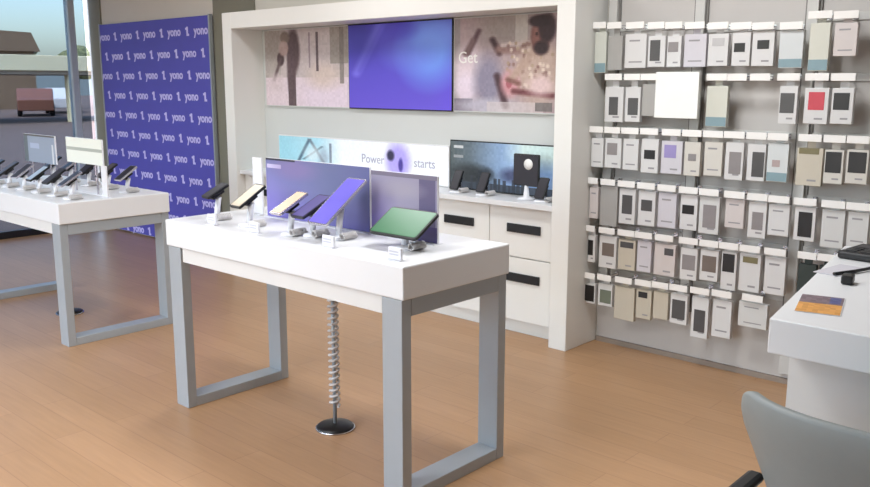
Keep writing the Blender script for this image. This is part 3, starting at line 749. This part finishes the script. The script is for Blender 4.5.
def crown(mb, c, r, n, sd):
    rg = random.Random(sd)
    for k in range(n):
        b2 = bmesh.new(); bmesh.ops.create_icosphere(b2, subdivisions=2, radius=1)
        rr = r * rg.uniform(.35, .6); p = Vector((rg.uniform(-1, 1), rg.uniform(-1, 1), rg.uniform(-.7, .7))) * r * .6 + Vector(c)
        for v in b2.verts: v.co = p + v.co * rr * rg.uniform(.82, 1.15)
        mb.merge(b2)
    return mb
for (x, y, h, r, lab) in [(-56, 26.4, 4.4, 1.3, 'olive green tree rising behind the canopy'), (-74, 29.5, 5.6, 2.0, 'rounder tree behind the brown roofed building')]:
    t = thing('street_tree', lab, 'tree', (x, y, GZ), group='trees across the street')
    crown(MB(), (0, 0, h - r), r, 14, int(x)).build('crown', M_leaf, t)
    MB().tube([(0, 0, 0), (.05, .02, h - r)], .14, 8).build('trunk', M_bark, t)
def car(label, loc, mb_, rz):
    t = thing('car', label, 'car', loc, (0, 0, R(rz)), 'parked cars')
    prof = [(-2.1, .3), (2.1, .3), (2.15, .75), (1.2, .9), (.7, 1.4), (-1.2, 1.42), (-1.9, .95), (-2.15, .85)]
    Mx = Matrix(((1, 0, 0, 0), (0, 0, 1, 0), (0, 1, 0, 0), (0, 0, 0, 1)))
    MB().prism(prof, -.85, .85, M=Mx, bev=.05).build('body', mb_, t)
    MB().prism([(1.02, .95), (.62, 1.34), (-1.1, 1.35), (-1.55, .97)], -.86, .86, M=Mx).build('windows', M_black, t)
    for x in (-1.3, 1.35):
        for y in (-.78, .78):
            MB().lathe([(0, -.1), (.32, -.1), (.32, .1), (0, .1)], M=Matrix.Translation((x, y, .32)) @ Matrix.Rotation(R(90), 4, 'X')).build('wheel', M_tyre, t)
car('red brown car parked under the canopy', (-46.5, 19.6, GZ), M_red, 157)
car('white car parked right of the canopy post', (-50, 22.6, GZ), M_carw, 155)
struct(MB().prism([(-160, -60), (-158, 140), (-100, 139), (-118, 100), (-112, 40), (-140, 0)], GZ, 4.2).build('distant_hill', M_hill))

# ------------------------------------------------------------------ sky, sun, camera
w = bpy.data.worlds.new('sky'); bpy.context.scene.world = w; w.use_nodes = True
nt = w.node_tree; bg = nt.nodes['Background']
sk = nt.nodes.new('ShaderNodeTexSky'); sk.sky_type = 'NISHITA'; sk.sun_disc = False
sk.sun_elevation = R(55); sk.sun_rotation = R(150); sk.air_density = 1.0; sk.dust_density = 2.5; sk.ozone_density = 1.0
nt.links.new(sk.outputs[0], bg.inputs['Color']); bg.inputs['Strength'].default_value = SKY
sd = bpy.data.lights.new('sun', 'SUN'); sd.energy = 2.2; sd.angle = R(1); sd.color = (1, .93, .8)
so = bpy.data.objects.new('sun', sd); C.objects.link(so)
d = -Vector((math.sin(R(150)) * math.cos(R(55)), math.cos(R(150)) * math.cos(R(55)), math.sin(R(55))))
so.rotation_euler = d.to_track_quat('-Z', 'Y').to_euler()

cam = bpy.data.cameras.new('camera'); co = bpy.data.objects.new('camera', cam); C.objects.link(co)
cam.sensor_width = 36; cam.lens = 36 * 853.9 / 870
pit, yaw, rol = .18592, -.73929, .0012
F = Vector((math.sin(yaw) * math.cos(pit), math.cos(yaw) * math.cos(pit), -math.sin(pit)))
rt = Vector((math.cos(yaw), -math.sin(yaw), 0)); up = rt.cross(F)
r2 = rt * math.cos(rol) + up * math.sin(rol); u2 = up * math.cos(rol) - rt * math.sin(rol)
mw = Matrix.Identity(4)
for i in range(3): mw[i][0] = r2[i]; mw[i][1] = u2[i]; mw[i][2] = -F[i]; mw[i][3] = (0, 0, 1.6)[i]
co.matrix_world = mw; cam.clip_end = 500; cam.clip_start = .02
sc = bpy.context.scene; sc.camera = co
sc.view_settings.view_transform = 'Standard'; sc.view_settings.look = 'None'; sc.view_settings.gamma = 1
sc.view_settings.use_curve_mapping = False; sc.view_settings.exposure = EXPO
